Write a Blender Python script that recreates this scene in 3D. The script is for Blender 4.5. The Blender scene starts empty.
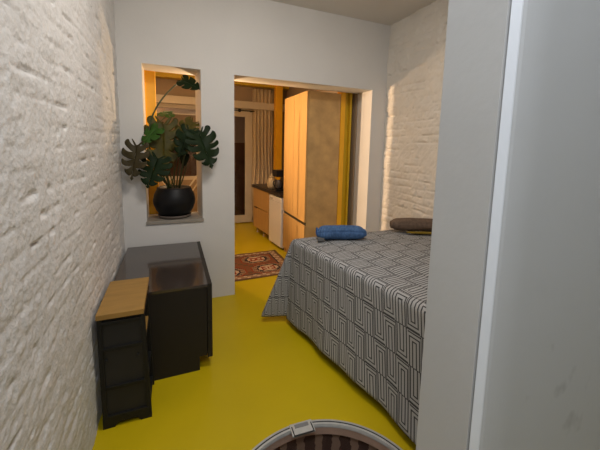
import bpy, bmesh, math, random
import numpy as np
from mathutils import Vector, Matrix
random.seed(7)
C = bpy.context.scene.collection
SC = bpy.context.scene
PI = math.pi

# ---------------------------------------------------------------- camera, world, light, exposure
YAW, PITCH, ROLL, FPX, PPX, PPY, CAMH = 0.41358, 0.12195, 0.02701, 322.6, 313.2, 185.3, 1.5
cam_data = bpy.data.cameras.new('camera')
cam = bpy.data.objects.new('camera', cam_data)
C.objects.link(cam)
cam_data.sensor_fit = 'HORIZONTAL'
cam_data.sensor_width = 36.0
cam_data.lens = FPX * 36.0 / 600.0
cam_data.shift_x = (300.0 - PPX) / 600.0
cam_data.shift_y = (PPY - 225.0) / 600.0
cam_data.clip_start = 0.02
_f0 = Vector((math.sin(YAW), math.cos(YAW), 0)); _r0 = Vector((math.cos(YAW), -math.sin(YAW), 0)); _u0 = Vector((0, 0, 1))
_f = math.cos(PITCH) * _f0 - math.sin(PITCH) * _u0
_u = math.cos(PITCH) * _u0 + math.sin(PITCH) * _f0
_r2 = math.cos(ROLL) * _r0 + math.sin(ROLL) * _u
_u2 = -math.sin(ROLL) * _r0 + math.cos(ROLL) * _u
cam.matrix_world = Matrix(((_r2.x, _u2.x, -_f.x, 0), (_r2.y, _u2.y, -_f.y, 0), (_r2.z, _u2.z, -_f.z, CAMH), (0, 0, 0, 1)))
SC.camera = cam

world = bpy.data.worlds.new('night')
SC.world = world
world.use_nodes = True
world.node_tree.nodes['Background'].inputs[0].default_value = (0.55, 0.62, 0.8, 1)
world.node_tree.nodes['Background'].inputs[1].default_value = 0.02

def area(name, loc, target, sx, sy, power, col):
    l = bpy.data.lights.new(name, 'AREA'); l.shape = 'RECTANGLE'; l.size = sx; l.size_y = sy
    l.energy = power; l.color = col
    o = bpy.data.objects.new(name, l); C.objects.link(o)
    o.location = loc
    o.rotation_euler = (Vector(target) - Vector(loc)).to_track_quat('-Z', 'Y').to_euler()
    return o
def point(name, loc, power, col, rad, parent=None):
    l = bpy.data.lights.new(name, 'POINT'); l.energy = power; l.color = col; l.shadow_soft_size = rad
    o = bpy.data.objects.new(name, l); C.objects.link(o); o.location = loc
    if parent: o.parent = parent
    return o
# ceiling lamp of the bedroom, and a cooler one in the entry beside the camera
area('bedroom_light', (0.55, 1.45, 2.80), (0.50, 2.35, 0.6), 0.6, 0.6, 34, (1.0, 0.925, 0.84))
area('entry_light', (0.02, -0.16, 2.76), (0.02, -0.16, 0.0), 0.3, 0.3, 19, (0.84, 0.91, 1.0))
# kitchen ceiling lamp
area('kitchen_light', (-0.5, 4.7, 2.6), (-0.3, 4.5, 0.0), 0.5, 0.5, 13, (1.0, 0.62, 0.30))
# added fill light, brightens the courtyard wall beyond the window
point('courtyard_fill', (-0.3, 6.75, 2.25), 7, (1.0, 0.66, 0.42), 0.06)

vs = SC.view_settings
vs.view_transform = 'Standard'; vs.look = 'None'; vs.gamma = 1.0; vs.use_curve_mapping = False
vs.exposure = 0.0
SC.display_settings.display_device = 'sRGB'

# ---------------------------------------------------------------- node helper
class X:
    """a socket with arithmetic, builds Math nodes"""
    def __init__(s, nt, sock): s.nt, s.s = nt, sock
    def _m(s, op, *a):
        n = s.nt.nodes.new('ShaderNodeMath'); n.operation = op
        for i, v in enumerate((s,) + a):
            if isinstance(v, X): s.nt.links.new(v.s, n.inputs[i])
            else: n.inputs[i].default_value = v
        return X(s.nt, n.outputs[0])
    def __add__(s, o): return s._m('ADD', o)
    def __sub__(s, o): return s._m('SUBTRACT', o)
    def __mul__(s, o): return s._m('MULTIPLY', o)
    def __truediv__(s, o): return s._m('DIVIDE', o)
    def frac(s): return s._m('FRACT')
    def floor(s): return s._m('FLOOR')
    def abs(s): return s._m('ABSOLUTE')
    def min(s, o): return s._m('MINIMUM', o)
    def max(s, o): return s._m('MAXIMUM', o)
    def lt(s, o): return s._m('LESS_THAN', o)
    def gt(s, o): return s._m('GREATER_THAN', o)

def lin(c):
    return tuple(((v / 255.0) / 12.92 if v / 255.0 <= 0.04045 else ((v / 255.0 + 0.055) / 1.055) ** 2.4) for v in c)
def mat(name, col, rough=0.6, metal=0.0, spec=0.5, noise=0.0, nscale=8.0, bump=0.0, bscale=60.0, coat=0.0, stretch=None, col2=None, emit=None):
    m = bpy.data.materials.new(name); m.use_nodes = True
    nt = m.node_tree; b = nt.nodes['Principled BSDF']
    b.inputs['Base Color'].default_value = (*col, 1)
    b.inputs['Roughness'].default_value = rough
    b.inputs['Metallic'].default_value = metal
    b.inputs['Specular IOR Level'].default_value = spec
    if coat: b.inputs['Coat Weight'].default_value = coat; b.inputs['Coat Roughness'].default_value = 0.06
    if emit:
        b.inputs['Emission Color'].default_value = (*emit[0], 1); b.inputs['Emission Strength'].default_value = emit[1]
    tc = nt.nodes.new('ShaderNodeTexCoord'); vec = tc.outputs['Object']
    if stretch:
        mp = nt.nodes.new('ShaderNodeMapping'); mp.inputs['Scale'].default_value = stretch
        nt.links.new(vec, mp.inputs[0]); vec = mp.outputs[0]
    if noise or col2:
        n = nt.nodes.new('ShaderNodeTexNoise'); n.inputs['Scale'].default_value = nscale; n.inputs['Detail'].default_value = 6
        nt.links.new(vec, n.inputs['Vector'])
        r = nt.nodes.new('ShaderNodeValToRGB')
        r.color_ramp.elements[0].position = 0.3; r.color_ramp.elements[1].position = 0.7
        c2 = col2 or tuple(min(1, v * (1 + noise)) for v in col)
        c1 = col if col2 else tuple(v * (1 - noise) for v in col)
        r.color_ramp.elements[0].color = (*c1, 1); r.color_ramp.elements[1].color = (*c2, 1)
        nt.links.new(n.outputs['Fac'], r.inputs[0]); nt.links.new(r.outputs[0], b.inputs['Base Color'])
    if bump:
        n2 = nt.nodes.new('ShaderNodeTexNoise'); n2.inputs['Scale'].default_value = bscale; n2.inputs['Detail'].default_value = 4
        nt.links.new(vec, n2.inputs['Vector'])
        bp = nt.nodes.new('ShaderNodeBump'); bp.inputs['Strength'].default_value = bump; bp.inputs['Distance'].default_value = 0.01
        nt.links.new(n2.outputs['Fac'], bp.inputs['Height']); nt.links.new(bp.outputs[0], b.inputs['Normal'])
    return m

def mat_glass(name, tint=(1, 1, 1), rough=0.0, ior=1.45):
    m = bpy.data.materials.new(name); m.use_nodes = True
    nt = m.node_tree; nt.nodes.clear()
    out = nt.nodes.new('ShaderNodeOutputMaterial'); mix = nt.nodes.new('ShaderNodeMixShader')
    tr = nt.nodes.new('ShaderNodeBsdfTransparent'); tr.inputs[0].default_value = (*tint, 1)
    gl = nt.nodes.new('ShaderNodeBsdfGlossy'); gl.inputs['Roughness'].default_value = rough
    fr = nt.nodes.new('ShaderNodeFresnel'); fr.inputs[0].default_value = ior
    nt.links.new(fr.outputs[0], mix.inputs[0]); nt.links.new(tr.outputs[0], mix.inputs[1]); nt.links.new(gl.outputs[0], mix.inputs[2])
    nt.links.new(mix.outputs[0], out.inputs[0])
    return m

def mat_bedspread():
    m = bpy.data.materials.new('bedspread_weave'); m.use_nodes = True
    nt = m.node_tree; b = nt.nodes['Principled BSDF']
    uv = nt.nodes.new('ShaderNodeUVMap'); sp = nt.nodes.new('ShaderNodeSeparateXYZ')
    nt.links.new(uv.outputs[0], sp.inputs[0])
    u, v = X(nt, sp.outputs[0]), X(nt, sp.outputs[1])
    P, ROW, MG, PITCH_ = 0.168, 0.176, 0.018, 0.0200
    y = (v / ROW).frac() * ROW
    u = u + (v / ROW).floor() * 0.05 + y * -0.16
    xh = (u / P).frac() * 2.0
    odd = xh.gt(1.0)
    xc = xh.frac() * (P / 2)
    dl = xc.min(xc * -1.0 + P / 2)
    yy = odd * (y * -2.0 + ROW) + y
    d = dl.min(yy * -1.0 + (ROW - MG)).abs()
    line = (d / PITCH_ + 0.32).frac().lt(0.64)
    edge = y.gt(0.005)
    pf = (u / P).frac(); seam = (pf.min(pf * -1.0 + 1.0) * P).gt(0.0026)
    fac = line * edge * seam
    nz = nt.nodes.new('ShaderNodeTexNoise'); nz.inputs['Scale'].default_value = 260
    nt.links.new(uv.outputs[0], nz.inputs['Vector'])
    mx = nt.nodes.new('ShaderNodeMix'); mx.data_type = 'RGBA'
    mx.inputs['A'].default_value = (0.065, 0.065, 0.067, 1); mx.inputs['B'].default_value = (0.42, 0.42, 0.42, 1)
    f2 = fac * (X(nt, nz.outputs['Fac']) * 0.5 + 0.7)
    nt.links.new(f2.s, mx.inputs['Factor']); nt.links.new(mx.outputs['Result'], b.inputs['Base Color'])
    b.inputs['Roughness'].default_value = 0.9; b.inputs['Specular IOR Level'].default_value = 0.1
    bp = nt.nodes.new('ShaderNodeBump'); bp.inputs['Strength'].default_value = 0.5; bp.inputs['Distance'].default_value = 0.003
    nt.links.new(fac.s, bp.inputs['Height']); nt.links.new(bp.outputs[0], b.inputs['Normal'])
    return m

def mat_vcol(name, rough=0.9):
    m = bpy.data.materials.new(name); m.use_nodes = True
    nt = m.node_tree; b = nt.nodes['Principled BSDF']
    a = nt.nodes.new('ShaderNodeAttribute'); a.attribute_name = 'pattern'
    n = nt.nodes.new('ShaderNodeTexNoise'); n.inputs['Scale'].default_value = 120
    mx = nt.nodes.new('ShaderNodeMix'); mx.data_type = 'RGBA'; mx.blend_type = 'MULTIPLY'; mx.inputs['Factor'].default_value = 0.5
    nt.links.new(a.outputs['Color'], mx.inputs['A']); nt.links.new(n.outputs['Fac'], mx.inputs['B'])
    nt.links.new(mx.outputs['Result'], b.inputs['Base Color'])
    b.inputs['Roughness'].default_value = rough; b.inputs['Specular IOR Level'].default_value = 0.1
    return m

M = dict(
    brick=mat('painted_brick', (0.65, 0.65, 0.65), 0.75, noise=0.06, nscale=3, bump=0.55, bscale=48, spec=0.3),
    brick_r=mat('painted_brick_cream', (0.72, 0.68, 0.62), 0.75, noise=0.06, nscale=3, bump=0.3, bscale=90, spec=0.3),
    plaster=mat('white_plaster', (0.66, 0.65, 0.635), 0.7, noise=0.025, nscale=2.5, bump=0.06, bscale=40, spec=0.3),
    ceil=mat('ceiling_paint', (0.68, 0.66, 0.63), 0.8, noise=0.02, nscale=2, bump=0.05, bscale=30),
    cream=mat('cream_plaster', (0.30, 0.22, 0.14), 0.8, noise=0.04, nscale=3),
    floor=mat('yellow_epoxy', (0.52, 0.385, 0.002), 0.42, noise=0.05, nscale=2.2, bump=0.02, bscale=25, spec=0.4),
    yellow=mat('yellow_paint', (0.85, 0.43, 0.010), 0.45, noise=0.05),
    olive=mat('shaded_yellow_paint', (0.58, 0.37, 0.008), 0.5, noise=0.05),  # the posts' yellow again, darkened so that shade sits in the colour
    wood=mat('light_plywood', (0.50, 0.29, 0.095), 0.5, noise=0.10, nscale=5, stretch=(6, 6, 0.7)),
    side=mat('mottled_board', (0.52, 0.32, 0.125), 0.6, noise=0.18, nscale=7),
    oak=mat('oak_board', (0.32, 0.18, 0.045), 0.5, noise=0.12, nscale=7, stretch=(1, 5, 1)),
    dark=mat('dark_brown_laminate', (0.017, 0.014, 0.012), 0.5, spec=0.3, noise=0.08, nscale=4),
    darktop=mat('glossy_brown_top', (0.045, 0.034, 0.028), 0.12, noise=0.05, nscale=4, coat=0.4),
    black=mat('black_metal', (0.009, 0.009, 0.009), 0.5, spec=0.3),
    blackpanel=mat('black_panel', (0.021, 0.020, 0.019), 0.55, spec=0.3, noise=0.1),
    blackplastic=mat('black_plastic', (0.012, 0.012, 0.012), 0.3),
    potblack=mat('black_ceramic', (0.007, 0.007, 0.008), 0.45, spec=0.25, noise=0.1),
    saucer=mat('brown_clay', (0.11, 0.085, 0.07), 0.6, noise=0.1),
    soil=mat('soil', (0.03, 0.02, 0.012), 0.95, noise=0.4, nscale=40, bump=0.8, bscale=60),
    stem=mat('green_stalk', (0.045, 0.060, 0.018), 0.5),
    leaf_dark=mat('dark_green_leaf', (0.008, 0.019, 0.005), 0.5, noise=0.25, nscale=14, spec=0.15),
    leaf_bright=mat('green_leaf', (0.030, 0.085, 0.010), 0.5, noise=0.25, nscale=14, spec=0.2),
    leaf_olive=mat('olive_leaf', (0.070, 0.060, 0.010), 0.5, noise=0.3, nscale=14, spec=0.2),
    leaf_brown=mat('brown_olive_leaf', (0.045, 0.035, 0.014), 0.5, noise=0.3, nscale=14, spec=0.2),
    steel=mat('brushed_steel', (0.52, 0.52, 0.50), 0.55, metal=0.35, noise=0.06, nscale=30),
    rubber=mat('black_rubber', (0.012, 0.012, 0.012), 0.6),
    pink=mat('pinkish_collar', (0.60, 0.40, 0.30), 0.7, noise=0.1),
    glass=mat_glass('clear_glass', ior=1.12),
    winglass=mat_glass('window_glass', (0.8, 0.8, 0.8)),
    whitewood=mat('white_painted_wood', (0.52, 0.45, 0.34), 0.45, noise=0.03),
    fridge=mat('white_enamel', (0.78, 0.74, 0.68), 0.35),
    worktop=mat('black_worktop', (0.025, 0.018, 0.015), 0.3, noise=0.2, nscale=30),
    curtain=mat('beige_curtain', (0.55, 0.44, 0.29), 0.9, noise=0.05, bump=0.1, bscale=200),
    blue=None, bluecap=mat('blue_cloth_edge', (0.035, 0.11, 0.30), 0.9, bump=0.3, bscale=200),
    brown=mat('brown_felt', (0.15, 0.105, 0.078), 0.95, noise=0.18, nscale=40, bump=0.5, bscale=150, spec=0.1),
    mustard=mat('mustard_cloth', (0.22, 0.15, 0.025), 0.95, noise=0.15, bump=0.3, bscale=150, spec=0.1),
    greytag=mat('grey_webbing', (0.12, 0.12, 0.12), 0.9),
    terracotta=mat('terracotta_render', (0.26, 0.125, 0.075), 0.85, noise=0.2, nscale=3),
    peach=mat('pale_render', (0.75, 0.58, 0.45), 0.8, noise=0.05),
    tan=mat('tan_ceramic', (0.50, 0.38, 0.22), 0.6, noise=0.1),
    bedwood=mat('brown_bed_wood', (0.10, 0.055, 0.025), 0.5, noise=0.2),
    mattress=mat('mattress_cloth', (0.5, 0.48, 0.45), 0.9),
    spread=mat_bedspread(), rug=mat_vcol('woven_rug'),
    silver=mat('smoked_carafe', (0.06, 0.05, 0.045), 0.15),
    blinddark=mat('brown_blind', (0.18, 0.13, 0.09), 0.8),
)
def mat_knit():
    m = mat('blue_knit', (0.10, 0.20, 0.42), 0.95, noise=0.2, nscale=30, spec=0.1)
    nt = m.node_tree; b = nt.nodes['Principled BSDF']
    tc = nt.nodes.new('ShaderNodeTexCoord'); w = nt.nodes.new('ShaderNodeTexWave'); w.bands_direction = 'X'
    w.inputs['Scale'].default_value = 26; w.inputs['Distortion'].default_value = 1.2
    nt.links.new(tc.outputs['Object'], w.inputs['Vector'])
    bp = nt.nodes.new('ShaderNodeBump'); bp.inputs['Strength'].default_value = 0.9; bp.inputs['Distance'].default_value = 0.012
    nt.links.new(w.outputs['Fac'], bp.inputs['Height']); nt.links.new(bp.outputs[0], b.inputs['Normal'])
    return m
M['blue'] = mat_knit()
def mat_panel():     # the scuffed smooth wall: grey smudges low down
    m = mat('scuffed_wall', (0.66, 0.65, 0.64), 0.62, bump=0.05, bscale=30, spec=0.35)
    nt = m.node_tree; b = nt.nodes['Principled BSDF']
    tc = nt.nodes.new('ShaderNodeTexCoord')
    mp = nt.nodes.new('ShaderNodeMapping'); mp.inputs['Scale'].default_value = (16, 1, 13); mp.inputs['Rotation'].default_value = (0, 0.6, 0)
    n = nt.nodes.new('ShaderNodeTexNoise'); n.inputs['Scale'].default_value = 1.0; n.inputs['Detail'].default_value = 3
    r = nt.nodes.new('ShaderNodeValToRGB'); r.color_ramp.elements[0].position = 0.61; r.color_ramp.elements[1].position = 0.72
    r.color_ramp.elements[0].color = (0, 0, 0, 1); r.color_ramp.elements[1].color = (1, 1, 1, 1)
    sp = nt.nodes.new('ShaderNodeSeparateXYZ')
    nt.links.new(tc.outputs['Object'], mp.inputs[0]); nt.links.new(mp.outputs[0], n.inputs['Vector']); nt.links.new(n.outputs['Fac'], r.inputs[0])
    nt.links.new(tc.outputs['Object'], sp.inputs[0])
    low = X(nt, sp.outputs[2]).lt(1.16)
    f = X(nt, r.outputs[0]) * (low * 0.35 + 0.03)
    mx = nt.nodes.new('ShaderNodeMix'); mx.data_type = 'RGBA'
    mx.inputs['A'].default_value = (0.58, 0.575, 0.57, 1); mx.inputs['B'].default_value = (0.30, 0.29, 0.28, 1)
    nt.links.new(f.s, mx.inputs['Factor']); nt.links.new(mx.outputs['Result'], b.inputs['Base Color'])
    return m
M['panel'] = mat_panel()
def mat_planks():    # vertical brown boards with pale edges, by angle round the shaft
    m = mat('brown_planks', (0.10, 0.05, 0.035), 0.7)
    nt = m.node_tree; b = nt.nodes['Principled BSDF']
    uv = nt.nodes.new('ShaderNodeUVMap'); sp = nt.nodes.new('ShaderNodeSeparateXYZ'); nt.links.new(uv.outputs[0], sp.inputs[0])
    n = nt.nodes.new('ShaderNodeTexNoise'); n.inputs['Scale'].default_value = 26; nt.links.new(uv.outputs[0], n.inputs['Vector'])
    st = (X(nt, sp.outputs[0]) * 30.0 + X(nt, n.outputs['Fac']) * 0.35).frac().lt(0.42)
    mx = nt.nodes.new('ShaderNodeMix'); mx.data_type = 'RGBA'
    mx.inputs['A'].default_value = (0.10, 0.052, 0.038, 1); mx.inputs['B'].default_value = (0.36, 0.23, 0.16, 1)
    nt.links.new(st.s, mx.inputs['Factor']); nt.links.new(mx.outputs['Result'], b.inputs['Base Color'])
    return m
M['planks'] = mat_planks()

# ---------------------------------------------------------------- mesh helpers
def obj(name, bm, m, parent=None, smooth=False, loc=None):
    me = bpy.data.meshes.new(name)
    bmesh.ops.recalc_face_normals(bm, faces=bm.faces)
    bm.to_mesh(me); bm.free()
    if m: me.materials.append(m)
    if smooth:
        for p in me.polygons: p.use_smooth = True
    o = bpy.data.objects.new(name, me); C.objects.link(o)
    if parent: o.parent = parent
    if loc: o.location = loc
    return o
def thing(name, label, cat, loc=(0, 0, 0), rotz=0.0, group=None):
    o = bpy.data.objects.new(name, None); C.objects.link(o); o.empty_display_size = 0.1
    o.location = loc; o.rotation_euler = (0, 0, rotz); o['label'] = label; o['category'] = cat
    if group: o['group'] = group
    return o
def tag(o, label, cat, group=None):
    o['label'] = label; o['category'] = cat
    if group: o['group'] = group
    return o
def struct(name, bm, m, parent=None, smooth=False, label=None):
    o = obj(name, bm, m, parent, smooth)
    if not parent:
        o['kind'] = 'structure'; o['category'] = name.split('_')[0]
        o['label'] = label or name
    return o
def box(bm, x0, x1, y0, y1, z0, z1, bev=0.0):
    t = bmesh.new()
    bmesh.ops.create_cube(t, size=1.0)
    for v in t.verts:
        v.co = Vector((x0 + (v.co.x + 0.5) * (x1 - x0), y0 + (v.co.y + 0.5) * (y1 - y0), z0 + (v.co.z + 0.5) * (z1 - z0)))
    if bev: bmesh.ops.bevel(t, geom=list(t.edges), offset=bev, segments=2, affect='EDGES', profile=0.7)
    me = bpy.data.meshes.new('t'); t.to_mesh(me); t.free(); bm.from_mesh(me); bpy.data.meshes.remove(me)
    return bm
def B(*a, bev=0.0): return box(bmesh.new(), *a, bev=bev)
def prism(bm, pts, z0, z1):
    lo = [bm.verts.new((x, y, z0)) for x, y in pts]; hi = [bm.verts.new((x, y, z1)) for x, y in pts]
    bm.faces.new(lo[::-1]); bm.faces.new(hi)
    for i in range(len(pts)):
        j = (i + 1) % len(pts); bm.faces.new((lo[i], lo[j], hi[j], hi[i]))
    return bm
def prism_x(bm, pts, x0, x1):      # pts in (y, z)
    lo = [bm.verts.new((x0, y, z)) for y, z in pts]; hi = [bm.verts.new((x1, y, z)) for y, z in pts]
    bm.faces.new(lo[::-1]); bm.faces.new(hi)
    for i in range(len(pts)):
        j = (i + 1) % len(pts); bm.faces.new((lo[i], lo[j], hi[j], hi[i]))
    return bm
def prism_y(bm, pts, y0, y1):      # pts in (x, z)
    lo = [bm.verts.new((x, y0, z)) for x, z in pts]; hi = [bm.verts.new((x, y1, z)) for x, z in pts]
    bm.faces.new(lo[::-1]); bm.faces.new(hi)
    for i in range(len(pts)):
        j = (i + 1) % len(pts); bm.faces.new((lo[i], lo[j], hi[j], hi[i]))
    return bm
def lathe(prof, n=40, cap=True, bm=None, cx=0, cy=0):
    bm = bm or bmesh.new(); rings = []
    for r, z in prof:
        rings.append([bm.verts.new((cx + r * math.cos(2 * PI * k / n), cy + r * math.sin(2 * PI * k / n), z)) for k in range(n)])
    for a, b in zip(rings[:-1], rings[1:]):
        for k in range(n): bm.faces.new((a[k], a[(k + 1) % n], b[(k + 1) % n], b[k]))
    if cap:
        bm.faces.new(rings[0][::-1]); bm.faces.new(rings[-1])
    return bm
def tube(bm, pts, r0, r1=None, n=8):
    pts = [Vector(p) for p in pts]; r1 = r0 if r1 is None else r1; rings = []
    for i, p in enumerate(pts):
        d = (pts[min(i + 1, len(pts) - 1)] - pts[max(i - 1, 0)]).normalized()
        a = d.cross(Vector((0.31, 0.17, 0.93)))
        if a.length < 1e-3: a = d.cross(Vector((1, 0, 0)))
        a.normalize(); b = d.cross(a); r = r0 + (r1 - r0) * i / (len(pts) - 1)
        rings.append([bm.verts.new(p + r * (math.cos(2 * PI * k / n) * a + math.sin(2 * PI * k / n) * b)) for k in range(n)])
    for a, b in zip(rings[:-1], rings[1:]):
        for k in range(n): bm.faces.new((a[k], a[(k + 1) % n], b[(k + 1) % n], b[k]))
    bm.faces.new(rings[0][::-1]); bm.faces.new(rings[-1])
    return bm
def bez(p0, p1, p2, n=14):
    p0, p1, p2 = Vector(p0), Vector(p1), Vector(p2)
    return [(1 - t) ** 2 * p0 + 2 * t * (1 - t) * p1 + t * t * p2 for t in [i / n for i in range(n + 1)]]

# ---------------------------------------------------------------- setting
D0, D1 = 3.12, 3.42          # the dividing wall, front and back
XL, XR, ZC = -0.39, 2.24, 2.84

def vnoise(u, v, seed):
    rs = np.random.RandomState(seed); g = rs.rand(64, 64)
    iu, iv = np.floor(u).astype(int), np.floor(v).astype(int); fu, fv = u - iu, v - iv
    fu = fu * fu * (3 - 2 * fu); fv = fv * fv * (3 - 2 * fv)
    A = lambda i, j: g[i % 64, j % 64]
    return (A(iu, iv) * (1 - fu) + A(iu + 1, iv) * fu) * (1 - fv) + (A(iu, iv + 1) * (1 - fu) + A(iu + 1, iv + 1) * fu) * fv
def brick_height(y, z, seed):
    """relief (m) of thickly painted rough brick"""
    yw = y + 0.012 * (vnoise(y * 9, z * 9, seed) - .5); zw = z + 0.016 * (vnoise(y * 6, z * 10, seed + 1) - .5)
    CH, BL = 0.075, 0.235
    row = np.floor(zw / CH); fz = zw / CH - row
    fy = yw / BL + 0.5 * (row % 2); col = np.floor(fy); fy = fy - col
    dz = np.minimum(fz, 1 - fz) * CH; dy = np.minimum(fy, 1 - fy) * BL
    d = np.minimum(dz, dy)
    soft = 0.006 + 0.016 * vnoise(y * 11, z * 14, seed + 2)
    prof = np.clip(d / soft, 0, 1); prof = prof * prof * (3 - 2 * prof)
    patch = np.clip((vnoise(y * 7, z * 9, seed + 3) - 0.38) / 0.3, 0, 1)     # joints mostly filled with paint, open in places
    per = vnoise(col * 1.7 + 0.3, row * 1.3 + 0.7, seed + 4)
    tone = vnoise(y * 1.6, z * 1.6, seed + 9)
    h = -(0.0006 + 0.0045 * patch) * (1 - prof) + 0.0035 * (per - .5)
    h += (0.003 + .005 * tone) * (vnoise(y * 7 + z * 3, z * 13 - y * 2, seed + 5) - .5)
    h += (0.002 + .004 * tone) * (vnoise(y * 24 - z * 9, z * 26 + y * 9, seed + 6) - .5) + .0034 * (vnoise(y * 48, z * 48, seed + 10) - .5)
    h += 0.012 * (vnoise(y * 2.2, z * 2.6, seed + 7) - .5)
    pit = np.clip((vnoise(y * 13, z * 62, seed + 8) - 0.74) / 0.12, 0, 1) * np.clip(1 - dz / 0.012, 0, 1)
    h -= 0.016 * pit
    chip = np.clip((vnoise(y * 34, z * 40, seed + 11) - 0.86) / 0.08, 0, 1)
    h -= 0.006 * chip
    return h
def brick_wall(name, x, sgn, y0, y1, m, seed, label, step=0.009, amp=1.0):
    ny, nz = int((y1 - y0) / step), int(ZC / step)
    ys = np.linspace(y0, y1, ny); zs = np.linspace(0, ZC, nz)
    Y, Z = np.meshgrid(ys, zs, indexing='ij')
    Xc = x + sgn * amp * brick_height(Y + 3, Z + 1, seed)
    co = np.stack([Xc, Y, Z], -1).reshape(-1, 3)
    i = np.arange(ny - 1)[:, None] * nz + np.arange(nz - 1)[None]
    q = np.stack([i, i + nz, i + nz + 1, i + 1], -1).reshape(-1, 4)
    if sgn < 0: q = q[:, ::-1]
    # a solid backing behind the face
    xb = x - sgn * 0.04; xe = x - sgn * 0.16; n0 = len(co)
    bx = np.array([[a, b, c] for a in (xb, xe) for b in (y0, y1) for c in (0, ZC)])
    bq = np.array([[0, 1, 3, 2], [4, 6, 7, 5], [0, 4, 5, 1], [2, 3, 7, 6], [0, 2, 6, 4], [1, 5, 7, 3]]) + n0
    co = np.concatenate([co, bx]); q = np.concatenate([q, bq])
    me = bpy.data.meshes.new(name)
    me.vertices.add(len(co)); me.vertices.foreach_set('co', co.astype(np.float32).ravel())
    me.loops.add(q.size); me.loops.foreach_set('vertex_index', q.astype(np.int32).ravel())
    me.polygons.add(len(q)); me.polygons.foreach_set('loop_start', np.arange(0, q.size, 4, dtype=np.int32))
    me.update(calc_edges=True); me.validate()
    me.materials.append(m)
    me.polygons.foreach_set('use_smooth', np.ones(len(me.polygons), bool))
    o = bpy.data.objects.new(name, me); C.objects.link(o)
    o['kind'] = 'structure'; o['label'] = label; o['category'] = 'wall'
    return o
brick_wall('wall_left', XL, 1, -1.6, D0 + 0.02, M['brick'], 3, 'white painted rough brick wall along the left side', amp=0.72)
brick_wall('wall_right', XR, -1, 0.5, D0 + 0.02, M['brick_r'], 31, 'white painted brick wall behind the bed', amp=1.5)

# floor with the round hole for the hatch
HC, HR = (0.560, 0.985), 0.485
def floor_mesh():
    bm = bmesh.new(); x0, x1, y0, y1 = -1.45, 2.45, -1.75, 6.25
    angs = [2 * PI * k / 96 for k in range(96)] + [math.atan2(cy - HC[1], cx - HC[0]) % (2 * PI) for cx in (x0, x1) for cy in (y0, y1)]
    angs = sorted(set(round(a, 6) for a in angs)); A, Bv = [], []
    for a in angs:
        c, s = math.cos(a), math.sin(a)
        t = min((x1 - HC[0]) / c if c > 1e-9 else (x0 - HC[0]) / c if c < -1e-9 else 1e9, (y1 - HC[1]) / s if s > 1e-9 else (y0 - HC[1]) / s if s < -1e-9 else 1e9)
        A.append(bm.verts.new((HC[0] + (HR - .01) * c, HC[1] + (HR - .01) * s, 0))); Bv.append(bm.verts.new((HC[0] + t * c, HC[1] + t * s, 0)))
    n = len(angs)
    for i in range(n):
        j = (i + 1) % n; bm.faces.new((A[i], Bv[i], Bv[j], A[j]))
    return bm
struct('floor', floor_mesh(), M['floor'], label='glossy yellow poured floor')
struct('ceiling', B(-1.45, 2.45, -1.75, 6.25, ZC, ZC + 0.12), M['ceil'], label='off-white ceiling')

bm = bmesh.new()
prism(bm, [(XL - 1.06, D0), (-0.215, D0), (-0.215, D1), (XL - 1.06, D1)], 0.0, ZC)
box(bm, -0.215, 0.25, D0, D1, 0.0, 0.775)
prism(bm, [(0.25, D0), (0.543, D0), (0.543, D1), (0.222, D1)], 0.775, ZC)
box(bm, 0.25, 0.543, D0, D1, 0.0, 0.775)
box(bm, -0.215, 0.25, D0, D1, 2.143, ZC)
box(bm, 0.543, 2.055, D0, D1, 2.13, ZC)
box(bm, 2.055, XR + 0.2, D0, D1, 0.0, ZC)
struct('wall_back', bm, M['plaster'], label='white plaster wall with a niche opening and a wide doorway')
struct('windowsill_1', B(-0.222, 0.258, D0 - 0.016, D1 + 0.02, 0.772, 0.800, bev=0.004), mat('grey_sill', (0.30, 0.27, 0.23), 0.4, noise=0.15), label='grey stone sill at the bottom of the wall niche').name = 'trim_1'

# partition whose reveal faces the passage beside the camera; an edge strip with a rounded nose covers its front corner
PX, PF, PB = 0.450, 0.338, 0.458
bm = bmesh.new()
prism(bm, [(PX + .0162, PB), (PX + .0162, PF + .006), (PX + .012, PF), (PX + .012, PF - .0085)] + [(PX + .010 + .06 * t, PF - .010 - .009 * (1 - (1 - t) ** 2.2)) for t in [k / 8 for k in range(1, 9)]] + [(2.42, PF - .019), (2.42, PB)], 0.0, ZC)
struct('wall_partition', bm, M['panel'], label='smooth white partition wall with faint scuffs nearest the camera')
bm = bmesh.new()
prism(bm, [(PX + .0115, PF + .0055), (PX + .001, PF + .0005), (PX + .0003, PF - .0004), (PX + .0098, PF - .0098), (PX + .0115, PF - .0103)], 0.0, ZC)
struct('trim_9', bm, mat('lit_edge_gloss_paint', (0.86, 0.87, 0.90), 0.35, spec=0.6), label='narrow glossy edge strip on the partition corner, whitened as if catching light')  # whiter, bluish colour carries the light that catches this corner
struct('trim_2', B(PX, PX + .014, PF + .0045, PB, 0.0, ZC, bev=0.0015), mat('white_post', (0.54, 0.53, 0.51), 0.65, noise=0.03, nscale=5, bump=0.05), label='white painted board lining the end of the partition')
struct('wall_entry', B(-0.55, 2.42, -1.72, -1.62, 0, ZC), M['plaster'], label='plain wall behind the camera')
struct('wall_entry_side', B(2.26, 2.42, -1.62, PF, 0, ZC), M['plaster'], label='plain side wall of the entry')

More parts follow.
